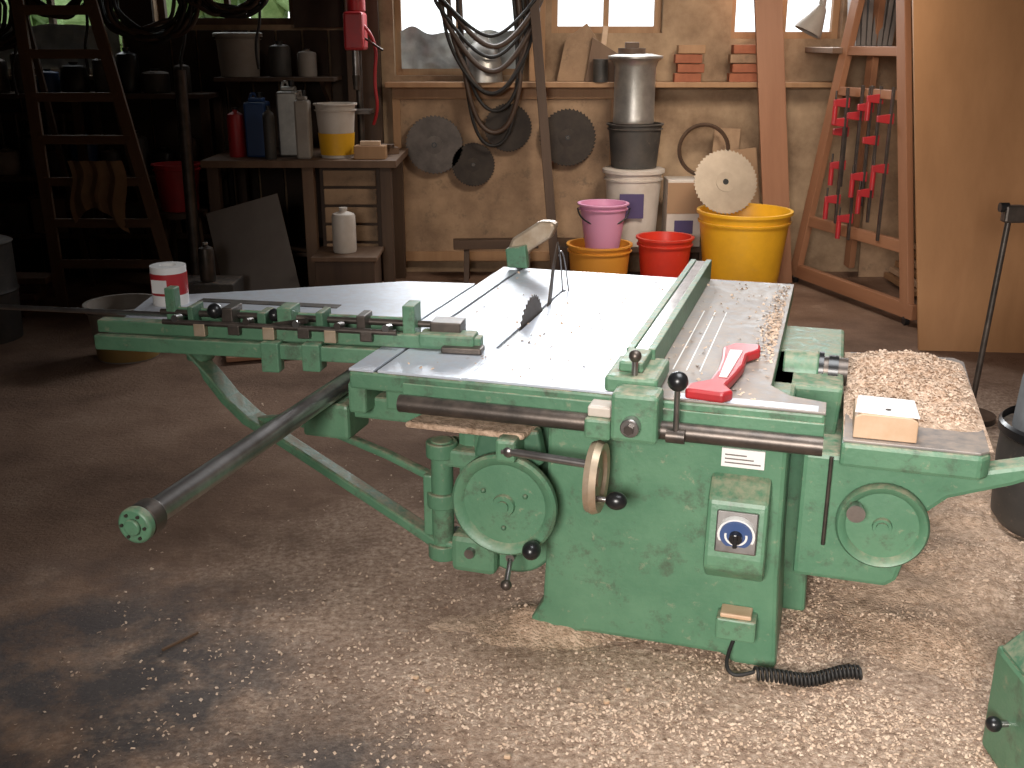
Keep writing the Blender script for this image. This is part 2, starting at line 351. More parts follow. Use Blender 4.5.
S.cyl('tilt_crank_pin',CHROME,(-.785,-.06,.37),(-.785,-.1,.37),.008);S.ball('tilt_crank_knob',BLK,(-.785,-.11,.37),.028,(1,1.2,1))
S.cyl('lock_lever',CHROME,(-.87,-.04,.3),(-.865,-.1,.245),.008);S.ball('lock_lever_ball',DSTEEL,(-.865,-.105,.24),.017)
S.cyl('lock_hub',CHROME,(-.87,.1,.3),(-.87,-.05,.3),.014)
S.cyl('wheel_shaft',CHROME,(-.88,-.09,.665),(-.6,-.12,.665),.012);S.ball('wheel_shaft_knuckle',CHROME,(-.86,-.085,.665),.022)
S.box('shaft_bearing',GREEN,-.9,-.84,-.1,.06,.63,.7,.01)
S.lathe('height_wheel',BRASS,[(.0,.008),(.025,.01),(.03,.004),(.075,.004),(.08,.014),(.098,.018),(.105,0),(.098,-.018),(.08,-.014),(.075,-.004),(0,-.006)],(-.595,-.12,.63),(1,0,0),seg=56)
S.cyl('height_crank_pin',CHROME,(-.59,-.13,.57),(-.55,-.13,.57),.008);S.ball('height_crank_knob',BLK,(-.535,-.13,.57),.026,(1.2,1,1))
S.prism('switch_box',GREEN,[(.08,.63),(.03,.605),(-.02,.56),(-.05,.40),(-.05,.36),(.0,.31),(.08,.30)],-.295,-.125,'YZ',.012)
S.box('switch_plate',CHROME,-.265,-.15,-.052,-.042,.42,.54,.004,rot=(-.18,0,0))
S.cyl('switch_dial_ring',WHITE,(-.207,-.04,.48),(-.207,-.060,.477),.052);S.cyl('switch_dial',DIAL,(-.207,-.058,.48),(-.207,-.067,.478),.045)
S.lathe('switch_mark',WHITE,[(.026,0),(.032,0)],(-.207,-.0675,.478),(0,-1,-.15))
S.cyl('switch_knob',BLK,(-.207,-.06,.48),(-.207,-.085,.476),.018);S.box('switch_knob_grip',BLK,-.213,-.201,-.10,-.08,.455,.497,.003)
S.box('type_plate',WHITE,-.27,-.15,.04,.0495,.640,.695,.001)
for i in range(3): S.box(f'type_plate_line_{i}',GREYB,-.26,-.16-.02*i,.037,.04,.652+i*.012,.655+i*.012,0)
S.box('foot_lug',GREEN,-.25,-.135,-.015,.08,.115,.185,.006);S.box('foot_lug_cap',WOODL,-.24,-.15,-.01,.05,.186,.20,.004)
S.cyl('guide_tube',CHROME,(-1.47,-.94,.75),(-1.47,1.35,.75),.031)
S.cyl('tube_collar',DSTEEL,(-1.47,-.95,.75),(-1.47,-.905,.75),.042,bevel=.003)
S.cyl('tube_end_cap',GREEN,(-1.47,-.975,.75),(-1.47,-.95,.75),.043,bevel=.006)
S.cyl('tube_end_boss',GREEN,(-1.47,-.985,.75),(-1.47,-.975,.75),.02,bevel=.003)
for i in range(6):
    a=i*pi/3;S.cyl(f'tube_cap_bolt_{i}',DSTEEL,(-1.47+.03*math.cos(a),-.980,.75+.03*math.sin(a)),(-1.47+.03*math.cos(a),-.974,.75+.03*math.sin(a)),.004,seg=8)
S.box('tube_bracket',GREEN,-1.57,-1.41,.0,.16,.60,.716,.012)
S.box('tube_bracket_beam',GREEN,-1.42,-1.1,.05,.15,.66,.735,.01)
S.box('tube_bracket_cap',GREEN,-1.40,-1.34,-.015,.13,.70,.80,.01)
S.box('tube_bracket_rear',GREEN,-1.54,-1.3,.9,1.05,.62,.716,.012)
S.cyl('pivot_post',GREEN,(-1.14,.1,.2),(-1.14,.1,.6),.035,bevel=.004)
for i,z in enumerate([.22,.40,.57]): S.cyl(f'pivot_collar_{i}',GREEN,(-1.14,.1,z-.025),(-1.14,.1,z+.025),.05,bevel=.004)
S.box('pivot_bracket_low',GREEN,-1.14,-.95,.07,.2,.2,.26,.01);S.box('pivot_bracket_high',GREEN,-1.14,-1.0,.07,.2,.52,.58,.01)
S.box('pivot_foot',GREEN,-1.10,-.95,.05,.2,.17,.3,.02)
S.cyl('pivot_bolt',CHROME,(-1.06,.04,.42),(-1.06,.1,.42),.02);S.cyl('pivot_bolt_b',CHROME,(-1.03,.03,.25),(-1.03,.1,.25),.016)
def armchain(pfx,pts,w,d):
    for i,(p,q) in enumerate(zip(pts,pts[1:])):
        p=Vector(p);q=Vector(q);e=(q-p).normalized()*.008
        S.beam(f'{pfx}_{i}',GREEN,p-e,q+e,w,d,.008,up=(0,1,0))
armchain('swing_arm_lower',[(-2.2,.42,.70),(-2.16,.41,.62),(-2.08,.385,.55),(-1.98,.355,.49),(-1.86,.32,.46),(-1.6,.24,.38),(-1.3,.145,.29),(-1.15,.1,.24)],.035,.06)
armchain('swing_arm_flange',[(-2.22,.40,.715),(-2.13,.39,.635),(-2.05,.37,.565),(-1.95,.34,.51),(-1.86,.31,.485)],.012,.085)
armchain('swing_arm_upper',[(-1.96,.35,.49),(-1.8,.3,.53),(-1.6,.24,.53),(-1.35,.16,.50),(-1.15,.1,.46)],.025,.035)
S.box('arm_strut',GREEN,-1.2,-1.17,.08,.13,.27,.48,.006)
S.cyl('arm_head',GREEN,(-2.2,.42,.68),(-2.2,.42,.77),.05,bevel=.005)
S.cyl('arm_head_pin',DSTEEL,(-2.2,.42,.77),(-2.2,.42,.80),.02)
OUT=[(-2.36,.13),(-2.52,.60),(-2.2,.80),(-1.68,1.14),(-1.395,1.18),(-1.395,.27)]
S.prism('outrigger_frame',GREEN,OUT,.795,.84,'XY',.006)
S.prism('outrigger_top',STEEL,OUT,.84,.85,'XY',.002)
S.beam('outrigger_slot',DSTEEL,(-2.34,.42,.851),(-1.75,.48,.851),.03,.002,0,up=(0,0,1))
S.beam('outrigger_slot_b',DSTEEL,(-2.3,.60,.851),(-1.75,.66,.851),.05,.003,0,up=(0,0,1))
A=Vector((-2.37,.11,0));Bv=Vector((-1.06,.265,0));du=(Bv-A).normalized();dn=Vector((-du.y,du.x,0));LEN=(Bv-A).length
def fp(s_,o_,z): p=A+du*s_+dn*o_;return (p.x,p.y,z)
def fbox(n,m,s0,s1,o0,o1,z0,z1,bv=.004):
    o=S.box(n,m,-(s1-s0)/2,(s1-s0)/2,-(o1-o0)/2,(o1-o0)/2,-(z1-z0)/2,(z1-z0)/2,bv)
    o.location=fp((s0+s1)/2,(o0+o1)/2,(z0+z1)/2);o.rotation_euler=(0,0,math.atan2(du.y,du.x));return o
fbox('crosscut_beam',GREEN,0,LEN,-.02,.03,.852,.895)
fbox('crosscut_beam_shelf',GREEN,0,LEN*.8,-.05,-.02,.80,.85)
fbox('crosscut_back',GREEN,.25,1.1,.06,.075,.86,.93)
S.cyl('crosscut_rod',DSTEEL,fp(.2,.05,.915),fp(1.25,.05,.915),.011)
S.cyl('crosscut_screw',DSTEEL,fp(.25,-.035,.905),fp(1.05,-.035,.905),.009)
S.cyl('stop_rod',CHROME,fp(-1.5,.07,.90),fp(.3,.07,.90),.009)
for i,(s_,w,h) in enumerate([(.24,.035,.1),(.33,.02,.05),(.46,.04,.05),(.58,.03,.04),(.66,.05,.06),(.78,.025,.05),(.92,.03,.045),(1.08,.04,.085),(1.2,.1,.035)]):
    fbox(f'stop_block_{i}',GREEN if i in(0,4,7) else (GREEND if i%2 else DSTEEL),s_-w/2,s_+w/2,.0 if h<.09 else .04,.085,.88,.90+h,.004)
for i,s_ in enumerate([.3,.55,.72,.86,1.02]):
    p=fp(s_,-.01,.915);S.cyl(f'stop_screw_{i}',DSTEEL if i%2 else CHROME,p,(p[0],p[1]-.035,p[2]+.005),.012)
for i,s_ in enumerate([.38,.5,.62,.74,.83,.95]):
    fbox(f'stop_finger_{i}',DSTEEL if i%2 else BRASS,s_-.02,s_+.02,-.045,-.02,.862+.01*(i%2),.905,.003)
S.ball('stop_knob',BLK,fp(.42,-.0,.94),.026);S.ball('stop_knob_b',BLK,fp(.62,.02,.93),.022)
S.cyl('stop_lever',DSTEEL,fp(.62,.0,.90),fp(.75,-.03,.93),.009)
fbox('fence_bracket',GREEN,.60,.66,-.07,-.02,.76,.86);fbox('fence_bracket_b',GREEN,.74,.80,-.07,.0,.77,.86)
fbox('fence_end',GREEN,1.12,1.3,-.035,.045,.86,.905,.008)
fbox('fence_flap',DSTEEL,1.2,1.33,-.06,.0,.852,.872,.004)
S.prism('mortiser_table',GREEN,[(.05,.13),(.42,.13),(.445,.16),(.46,1.05),(.43,1.1),(.07,1.07)],.64,.712,'XY',.012)
S.prism('mortiser_table_top',STEELD,[(.055,.14),(.415,.14),(.44,.165),(.455,1.045),(.425,1.09),(.075,1.06)],.712,.72,'XY',.002)
S.prism('mortiser_bracket',GREEN,[(-.05,.64),(.44,.64),(.60,.685),(.60,.64),(.52,.60),(.36,.54),(.30,.48),(.25,.26),(.22,.235),(-.05,.235)],.22,.3,'XZ',.015)
S.prism('mortiser_knee',GREEN,[(-.05,.5),(.2,.5),(.2,.63),(-.05,.63)],.3,.9,'XZ',.01)
handwheel('mortiser_wheel',(.1888,.19,.446),.130,(0,-1,0),GREEN)
S.cyl('mortiser_crank',CHROME,(.11,.17,.505),(.11,.12,.505),.018,.026)
S.cyl('mortiser_rod',DSTEEL,(.03,.2,.64),(.03,.2,.36),.006)
S.cyl('chuck_motor',GREEN,(-.14,.62,.765),(-.03,.62,.765),.07,bevel=.006);S.cyl('chuck_ring',DSTEEL,(-.02,.62,.775),(.06,.62,.775),.045)
S.cyl('chuck_face',BLK,(-.03,.62,.775),(-.015,.62,.775),.06);S.cyl('chuck_nut',BLK,(.0,.6,.78),(.03,.6,.78),.052)
S.box('chuck_mount',GREEND,-.14,.04,.55,.75,.6,.70,.01)
# ------------------------------------------------------------------ things on the saw
RZ=-math.radians(17);cw,sw=math.cos(RZ),math.sin(RZ)
def wl(X,Y,Z=0): return (.84+cw*X-sw*Y,2.646+sw*X+cw*Y,Z)
t=G('tape_roll',wl(-2.38,.53,.85),RZ)
t.lathe('roll_wall',WHITE,[(.025,0),(.065,0),(.065,.145),(.03,.145),(.025,.13),(.025,0)])
t.lathe('red_band',RED,[(.0655,.04),(.0665,.042),(.0665,.12),(.0655,.12)]);t.lathe('core',BLK,[(0,.12),(.025,.12)])
t.box('label_white',WHITE,-.03,.03,-.069,-.06,.05,.10,.001)
t=G('red_push_handle',wl(-.29,.0,.85),RZ)
t.prism('grip',RED,[(-.085,-.03),(.02,-.045),(.045,-.01),(.02,.04),(.035,.13),(.05,.24),(.05,.36),(.085,.42),(.08,.48),(.0,.48),(-.03,.42),(-.02,.28),(-.02,.18),(-.03,.08),(-.08,.03)],.004,.034,'XY',.008)
t.prism('label',WHITE,[(-.006,.10),(.016,.10),(.034,.38),(-.004,.38)],.0345,.0375,'XY',0)
t.box('foot',DSTEEL,-.05,.02,.0,.03,-.001,.005,.001)
t=G('wood_block',wl(.08,.16,.722),RZ)
t.prism('block',WOODL,[(0,0),(.17,0),(.17,.06),(.165,.065),(.15,.072),(.02,.072),(.005,.065),(0,.06)],0,.16,'XZ',.003);t.prism('paper_offcut',WHITE,[(.0,.01),(.172,.0),(.165,.16),(.01,.165)],.0722,.0745,'XY',.001)
t.cyl('dowel_hole',DSTEEL,(.09,.05,.074),(.09,.05,.0755),.008)
def mound(name,m,x0,x1,y0,y1,fn,n=70,local=True,z=0):
    bm=bmesh.new();vs=[]
    for j in range(n+1):
        row=[]
        for i in range(n+1):
            X=x0+(x1-x0)*i/n;Y=y0+(y1-y0)*j/n;h=fn(X,Y)
            if local: p=wl(X,Y,z+h)
            else: p=(X,Y,z+h)
            row.append(bm.verts.new(p))
        vs.append(row)
    for j in range(n):
        for i in range(n): bm.faces.new((vs[j][i],vs[j][i+1],vs[j+1][i+1],vs[j+1][i]))
    return mkobj(name,bm,m,smooth=True)
def nz(x,y,s,o=0): return noise.fractal(Vector((x*s,y*s,o)),1.,2.,5)
def hm(X,Y):
    e=min(X-.055,.45-X)/.06;f=min(Y-.30,1.06-Y)/.1
    k=max(0,min(1,e))*max(0,min(1,f))
    k*= .55+.45*math.tanh((Y-.35)*3+(X-.2)*2)
    return k*(.022+.02*math.exp(-((X-.18)**2+(Y-.8)**2)/.04)+.025*nz(X,Y,9)+.010*nz(X,Y,40))-.003
mound('sawdust_heap',SAW,.055,.45,.16,1.06,hm,110,True,.722)
def hf(x,y):
    a=.06*math.exp(-(((x-1.5)/.35)**2+((y-3.4)/.45)**2))
    a+=.055*math.exp(-(((x-.10)/.26)**2+((y-2.97)/.10)**2))
    a+=.03*math.exp(-(((x-1.35)/.25)**2+((y-2.9)/.2)**2))
    a+=.004*math.exp(-(((x-1.0)/.9)**2+((y-2.2)/.5)**2))
    a+=.08*math.exp(-(((x-1.9)/.3)**2+((y-4.2)/.6)**2))
    return a*(1+.55*nz(x,y,4))+.008*nz(x,y,7)-.011+.003*nz(x,y,35)
mound('sawdust_heap.001',SAW,-.6,2.6,1.3,5.2,hf,220,False,0)
def chips(name,pts,smin,smax,m=CHIP):
    bm=bmesh.new()
    for (x,y,z) in pts:
        s=random.uniform(smin,smax);a=random.uniform(0,2*pi);t=random.uniform(-.6,.6);t2=random.uniform(-.6,.6)
        R=Matrix.Rotation(a,3,'Z')@Matrix.Rotation(t,3,'X')@Matrix.Rotation(t2,3,'Y')
        w=s*random.uniform(.3,.8);c=s*.25
        q=[(-s,-w,0),(0,-w,c),(s,-w,0),(s,w,0),(0,w,c),(-s,w,0)]
        v=[bm.verts.new(R@Vector(k)+Vector((x,y,z+s*.2))) for k in q]
        bm.faces.new((v[0],v[1],v[4],v[5]));bm.faces.new((v[1],v[2],v[3],v[4]))
    return mkobj(name,bm,m)
P=[]
while len(P)<32000:
    x=random.uniform(-1.4,2.6);y=random.uniform(1.6,5.2)
    d=math.exp(-(((x-1.25)/.8)**2+((y-2.6)/1.3)**2))+.4*math.exp(-(((x-.1)/.8)**2+((y-2.6)/.6)**2))+.008
    if random.random()<d*(.6+.9*nz(x,y,3)): P.append((x,y,max(0,hf(x,y))+.001))
chips('wood_shavings',P,.002,.0062)
P=[]
while len(P)<6000:
    X=random.uniform(.06,.45);Y=random.uniform(.16,1.05);h=hm(X,Y)
    if random.random()<(.05+h*32): P.append(wl(X,Y,.722+max(0,h)))
for i in range(600):
    X=-.17-abs(random.gauss(0,.028));Y=random.choice([random.uniform(.4,1.5),random.gauss(.85,.15)]);P.append(wl(max(X,-.48),Y,.850))
for i in range(140):
    P.append(wl(random.uniform(-.49,-.17),random.uniform(0,1.5),.850))
for i in range(120): P.append(wl(random.uniform(-1.3,-.58),random.uniform(0,1.5),.851))
chips('wood_shavings.001',P,.003,.007)
g=G('wood_offcut',(.0,0,0))
for i,(x,y) in enumerate([(-.29,2.66),(-.25,2.6),(.13,2.6),(.26,2.54),(.33,2.6),(-.02,2.3)]):
    g.box(f'bit_{i}',WOODL,x,x+random.uniform(.010,.022),y,y+.012,.004,.014,.002,rot=(.1,.1,random.uniform(0,3)))
g.box('bit_sliver',WOODM,-1.1,-.97,2.86,2.868,.004,.012,.001,rot=(0,0,.9))
g=G('coiled_cord',(0,0,0))
P=[];n=26
for i in range(n*10+1):
    u=i/(n*10);a=2*pi*n*u;cx=.71+.31*u;cy=2.65-.02*u-.02*math.sin(u*5);cz=.032+.006*math.sin(u*9)
    P.append((cx,cy+.018*math.cos(a),cz+.018*math.sin(a)))
g.tube('coil',RUB,P,.0042,bez=False)
g.tube('lead',RUB,[(.71,2.66,.032),(.66,2.65,.02),(.63,2.67,.03),(.64,2.72,.05),(.67,2.76,.09)],.006)
# ------------------------------------------------------------------ machine cabinet, foreground right
g=G('machine_cabinet',(1.25,1.75,0))
g.box('body',GREEN,0,.7,0,.62,.0,.31,.015);g.prism('sloped_top',GREEND,[(.0,.31),(.7,.31),(.7,.44),(.06,.37)],.02,.6,'XZ',.008)
g.box('bed',CHROME,.12,.7,.05,.58,.442,.455,.002)
g.cyl('knob_stem',CHROME,(.02,.50,.15),(-.03,.50,.15),.008);g.ball('knob',BLK,(-.035,.50,.15),.02)
g=G('dust_extractor',(2.06,3.62,0))
g.lathe('drum',DGREY,[(0,.04),(.2,.04),(.23,.08),(.24,.3),(.235,.42),(.0,.42)])
g.lathe('bag',mat('grey_filter_bag',(.2,.21,.22),.8,0,(.12,.125,.13),6),[(0,.42),(.2,.42),(.19,.6),(.16,.8),(.12,.98),(0,1.0)])
g.lathe('band',BLK,[(.238,.40),(.248,.41),(.248,.44),(.238,.45)])
for i in range(4): g.cyl(f'caster_{i}',BLK,(.15*math.cos(i*pi/2),.15*math.sin(i*pi/2)-.015,.025),(.15*math.cos(i*pi/2),.15*math.sin(i*pi/2)+.015,.025),.025)
g=G('clamp_stand',(2.30,4.9,0))
g.cyl('column',DSTEEL,(-.03,0,.02),(0.02,0,1.0),.014);g.cyl('foot',DSTEEL,(-.03,0,0),(-.03,0,.03),.12)
g.box('head',DSTEEL,-.01,.09,-.03,.03,.98,1.06,.01);g.cyl('head_knob',BLK,(-.03,0,1.05),(.01,0,1.05),.022)
g=G('plywood_sheet',(0,0,0))
bm=bmesh.new()
a=[Vector((2.47,6.12,0.0)),Vector((3.75,6.0,0.0)),Vector((3.62,6.5,2.45)),Vector((2.31,6.6,2.45))]
lo=[bm.verts.new(p) for p in a];hi=[bm.verts.new(p+Vector((0,.02,0.003))) for p in a]
bm.faces.new(lo);bm.faces.new(hi[::-1])
for i in range(4): bm.faces.new((lo[i],lo[(i+1)%4],hi[(i+1)%4],hi[i]))
mkobj('sheet',bm,PLY,g.e)
g=G('wooden_clamp_rack',(0,0,0))
def fr(s_,z,off=0): return (2.2+.4*s_+off,8.0-1.28*s_+off*.3,z)
g.beam('rail_l',WOODR,fr(0,.1),fr(.43,2.5),.09,.05,.004,up=(1,.3,0))
g.beam('rail_r',WOODR,fr(1,.1),fr(.64,2.5),.09,.05,.004,up=(1,.3,0))
g.beam('base_beam',WOODR,fr(-.06,.1),fr(1.06,.1),.05,.1,.004)
for i,(z,h) in enumerate([(.5,.08),(1.72,.06),(1.45,.06),(2.1,.06)]):
    g.beam(f'rung_{i}',WOODR,fr(.0+.18*z,z),fr(1-.15*z,z),.04,h,.004)
g.beam('rail_back_l',WOODR,fr(0.0,.1,.45),fr(.4,2.5,.12),.08,.05,.004,up=(1,.3,0))
g.beam('rail_back_r',WOODR,fr(1.0,.1,.3),fr(.66,2.5,.12),.08,.05,.004,up=(1,.3,0))
for i,s_ in enumerate([0,1]):
    p=fr(s_,.035);g.cyl(f'caster_{i}',BLK,(p[0]-.015,p[1],.035),(p[0]+.015,p[1],.035),.035)
    g.box(f'caster_fork_{i}',DSTEEL,p[0]-.025,p[0]+.025,p[1]-.02,p[1]+.02,.04,.06,.002)
def clamp(name,x,y,z0,z1,js):
    c=G(name,(x,y,0));c.box('bar',DSTEEL,-.008,.008,-.015,.015,z0,z1,.001)
    for i,z in enumerate(js):
        c.prism(f'jaw_{i}',RED,[(-.09,z-.02),(.02,z-.035),(.02,z+.035),(-.09,z+.02)],-.012,.012,'XZ',.004)
        if i%2==0: c.cyl(f'handle_{i}',RED,(-.075,0,z-.14),(-.075,0,z-.02),.017);c.cyl(f'screw_{i}',DSTEEL,(-.075,0,z-.03),(-.075,0,z+.08),.007)
for (x,y,z0,z1,js) in [(2.30,7.46,.55,1.48,[.72,1.25,1.38]),(2.37,7.36,.45,1.5,[.6,1.30]),(2.44,7.2,.6,1.5,[.8,1.15,1.42]),(2.47,7.05,.5,1.5,[.98,1.3]),(2.335,7.53,.8,1.45,[.95,1.18]),(2.41,7.28,.7,1.5,[.9,1.36])]: clamp('bar_clamp',x,y,z0,z1,js)
g=G('leaning_board',(0,0,0));g.beam('plank',WOODR,(2.06,7.95,.0),(1.80,8.12,2.6),.2,.035,.003,up=(0,1,0))
g=G('leaning_batten',(0,0,0));g.beam('batten',WOODD,(.34,7.8,.0),(.12,8.1,2.5),.07,.03,.003,up=(0,1,0))
g=G('hanging_lamp',(2.1,7.7,0));g.cyl('cord',BLK,(.05,0,2.1),(.05,0,3.08),.008);g.lathe('shade',WHG,[(.02,.1),(.04,.08),(.09,-.06),(.1,-.1),(.085,-.1),(.03,.06)],(.0,0,1.93),(.5,0,1))
g.cyl('neck',WHG,(.04,0,2.0),(.05,0,2.12),.025)
g=G('roof_slate_bundle',(2.52,7.75,0))
for i in range(7): g.box(f'slate_{i}',GREYB,-.16+.045*i,-.13+.045*i,-.1,.1,1.75,2.3,.002,rot=(0,.03*(i-3),0))
g.box('shelf',WOODM,-.3,.3,-.12,.6,1.70,1.74)
# ------------------------------------------------------------------ tubs group
g=G('low_bench',(0,0,0));g.box('top',WOODD,.35,1.5,7.86,8.28,.26,.3)
for i,(x,y) in enumerate([(.4,7.9),(1.45,7.9),(.4,8.24),(1.45,8.24)]): g.box(f'leg_{i}',WOODD,x-.03,x+.03,y-.03,y+.03,0,.26)
bucket('yellow_tub',1.66,7.5,0,.325,.25,.64,YEL,content=SAW)
bucket('red_bucket',1.10,7.5,0,.195,.15,.45,REDP,content=SAW)
bucket('orange_bucket',.63,7.5,0,.225,.19,.40,ORA)
bucket('pink_bucket',.65,7.5,.36,.17,.12,.33,PINK,handle=BLK)
bucket('white_bucket',.92,8.06,.302,.215,.18,.56,WHP,lid=True,label=None).box('label',PURP,-.12,.06,-.222,-.2,.22,.4,.001)
bucket('dark_pot',.92,8.06,.88,.20,.17,.32,DGREY)
c=G('metal_canister',(.90,8.0,1.205));c.lathe('body',GALV,[(0,.001),(.15,.001),(.155,.02),(.15,.04),(.15,.4),(.165,.44),(.2,.46),(.2,.475),(.12,.49),(0,.49)])
c.cyl('lid_block',WOODD,(-.03,0,.49),(-.03,0,.53),.1);c.box('handle_block',WOODD,-.08,.02,-.03,.03,.53,.57)
blade('circular_saw_blade',(1.52,7.55,.83),.235,48,TANB,(pi/2-.35,0,.1))
for x,z,r,m in [(-.60,1.02,.225,BLADE),(-.30,.87,.17,BLADER),(-.03,1.15,.185,BLADER),(.43,1.075,.22,BLADER)]:
    b=blade('circular_saw_blade',(x,8.28,z),r,44,m,(pi/2,0,0),th=.006)
    b.cyl('peg',DSTEEL,(0,0,-.04),(0,0,.02),.012)
g=G('cardboard_box',(1.30,8.0,.302));g.box('body',WHP,-.14,.12,-.12,.12,0,.5);g.box('flap',CARD,-.14,.12,-.125,-.12,.25,.48,.001);g.box('print',PURP,-.08,.06,-.128,-.125,.1,.2,0)
g=G('offcut_board',(1.62,8.2,0));g.box('sheet_a',PANEL,-.1,.1,0,.02,.0,1.15,.002,rot=(-.06,.05,0));g.box('sheet_b',CARD,.0,.3,-.08,-.06,.0,1.0,.002,rot=(-.05,-.12,0))
g=G('round_basket',(1.45,8.1,1.0));g.lathe('rim',WOODD,[(.17,0),(.185,.012),(.2,0),(.185,-.012),(.17,0)],axis=(0,-1,.1))
g=G('brick_stack',(1.32,8.25,1.49))
for i in range(4): g.box(f'brick_{i}',BRICK if i<3 else WOOD,-.1+.02*(i%2),.1+.02*(i%2),-.05,.05,.068*i,.068*i+.062)
g=G('brick_stack',(1.75,8.25,1.49))
for i in range(4): g.box(f'brick_{i}',BRICK if i!=2 else PANEL,-.12+.02*(i%2),.1+.02*(i%2),-.05,.05,.068*i,.068*i+.062)
g=G('stone_dish',(-.22,8.24,1.49));g.lathe('dome',GALV,[(.0,.36),(.03,.355),(.05,.3),(.10,.26),(.14,.15),(.15,0),(0,0)])
g=G('leaning_offcut',(.5,8.3,1.49));g.prism('wedge',PANEL,[(-.16,0),(.14,0),(.16,.28),(.06,.42),(-.1,.3)],-.01,.01,'XZ');g.box('slat',WOODL,.16,.2,-.04,-.02,0,.4,.002,rot=(0,.1,0));g.prism('wedge_b',WOODM,[(.05,0),(.35,0),(.3,.2),(.1,.32)],-.05,-.03,'XZ')
g=G('tin_can',(.66,8.17,1.49));g.lathe('tin',DGREY,[(0,0),(.055,0),(.055,.16),(.06,.165),(.0,.165)])
g=G('hanging_hose',(0,8.12,0))
for i in range(9):
    x0=-.35-.03*i+random.uniform(-.03,.03);x1=.05+.05*i*.6;zb=1.05+.10*i+random.uniform(-.05,.05)
    P=[(x0-.02,0,2.5),(x0-.02,-.01*i,2.1),(x0+.02,-.01*i,zb+.35),((x0+x1)/2-.08,-.02*i+.05,zb),((x0+x1)/2+.12,-.02*i+.05,zb+.02),(x1,-.01*i,zb+.4),(x1-.03,0,2.1),(x1-.1,0,2.5)]
    g.tube(f'loop_{i}',HOSE if i%2 else RUB,P,.019 if i%2 else .013)
g.cyl('hook_bar',DSTEEL,(-.65,0,2.5),(.35,0,2.5),.015);g.cyl('hook_drop',DSTEEL,(-.1,0,2.5),(-.1,0,3.09),.01)
for k,(x,z,nn,rr) in enumerate([(-3.62,1.98,13,.30),(-2.45,2.03,12,.28),(-1.90,2.15,9,.24),(-3.05,2.12,8,.22)]):
    g=G('cable_coil',(x,7.5,z))
    for i in range(nn):
        r=random.uniform(.65,1.)*rr;ox=random.uniform(-.05,.05)
        P=[(ox+r*1.15*math.cos(a),random.uniform(-.04,.04),r*.85*math.sin(a)+random.uniform(-.03,.03)-(.04*rr if math.sin(a)<0 else 0)) for a in [2*pi*j/14 for j in range(14)]]
        g.tube(f'turn_{i}',RUB if i%3 else HOSE,P,.014,cyclic=True)
    g.tube('tail',RUB,[(rr*.8,0,0),(rr*.9,0,-.2),(rr*.6,0,-.4),(rr*.7,0,-.55)],.01)
    g.cyl('hook',DSTEEL,(0,0,.15),(0,0,HC-z-.01),.008)
# ------------------------------------------------------------------ left work bench
g=G('work_bench',(0,0,0))
g.box('top',WOODM,-2.15,-.8,7.35,8.25,.95,1.0)
for i,(x,y) in enumerate([(-2.08,7.42),(-1.42,7.42),(-.88,7.42),(-2.08,8.18),(-.88,8.18)]): g.box(f'leg_{i}',WOODD if i!=1 else WOODM,x-.04,x+.04,y-.04,y+.04,0,.95)
g.box('drawer_case',WOODD,-1.36,-.93,7.5,8.1,.12,.94)
for i in range(6): g.box(f'drawer_{i}',PANEL,-1.33,-.96,7.47,7.5,.16+.13*i,.27+.13*i,.006)
g.box('lower_shelf',WOODD,-2.04,-1.4,7.5,8.1,.3,.33)
bucket('plastic_bucket',-1.24,7.6,1.0,.14,.11,.37,WHP,rim=True).lathe('yellow_fill',YEL,[(.1165,.02),(.1285,.17)])
def jerry(name,x,y,z,w,h,m,mc=BLK):
    g=G(name,(x,y,z));g.lathe('body',m,[(0,0),(w*.95,0),(w,.015),(w,h*.8),(w*.9,h*.86),(w*.3,h*.92),(w*.3,h*.96),(0,h*.96)]);g.cyl('cap',mc,(0,0,h*.955),(0,0,h),w*.35);return g
def canister(name,x,y,z,w,d,h,m):
    g=G(name,(x,y,z));g.box('body',m,-w/2,w/2,-d/2,d/2,0,h*.86,.015);g.box('shoulder',m,-w*.32,w*.32,-d*.3,d*.3,h*.86,h*.92,.01);g.cyl('cap',BLK,(w*.15,0,h*.92),(w*.15,0,h),w*.14)
    g.tube('grip',m,[(-w*.3,0,h*.88),(-w*.3,0,h*.98),(0,0,h*.98),(0,0,h*.9)],.01)
canister('fuel_canister',-1.58,7.7,1.0,.15,.2,.52,GALV);canister('fuel_canister',-1.80,7.65,1.0,.15,.2,.44,BLUE);jerry('spray_bottle',-1.68,7.45,1.0,.04,.36,DGREY);canister('fuel_canister',-1.45,7.5,1.0,.10,.12,.46,WHG)
jerry('plastic_jar',-1.95,7.62,1.0,.06,.34,RED)
g=G('small_wood_box',(-.98,7.5,1.0));g.box('body',WOOD,-.12,.1,-.06,.06,0,.09);g.box('insert',WOODL,-.08,.06,-.03,.03,.09,.12)
g=G('bench_offcut',(-.93,7.78,1.0));g.box('stick',WOODM,-.12,.1,-.05,.05,0,.05,rot=(0,0,.5));g.box('stick_b',WOODD,-.1,.08,-.1,-.04,.05,.08,rot=(0,0,-.3))
g=G('drill_press',(-1.12,8.0,1.0))
g.cyl('column',DSTEEL,(0,0,0),(0,0,1.15),.025);g.box('foot',DSTEEL,-.12,.12,-.15,.1,0,.03)
g.box('head',RED,-.07,.07,-.2,.06,.72,.98,.02);g.cyl('motor',RED,(0,-.02,.98),(0,-.02,1.2),.07,bevel=.01);g.cyl('quill',CHROME,(0,-.14,.55),(0,-.14,.72),.025);g.cyl('chuck',DSTEEL,(0,-.14,.45),(0,-.14,.55),.022,.03)
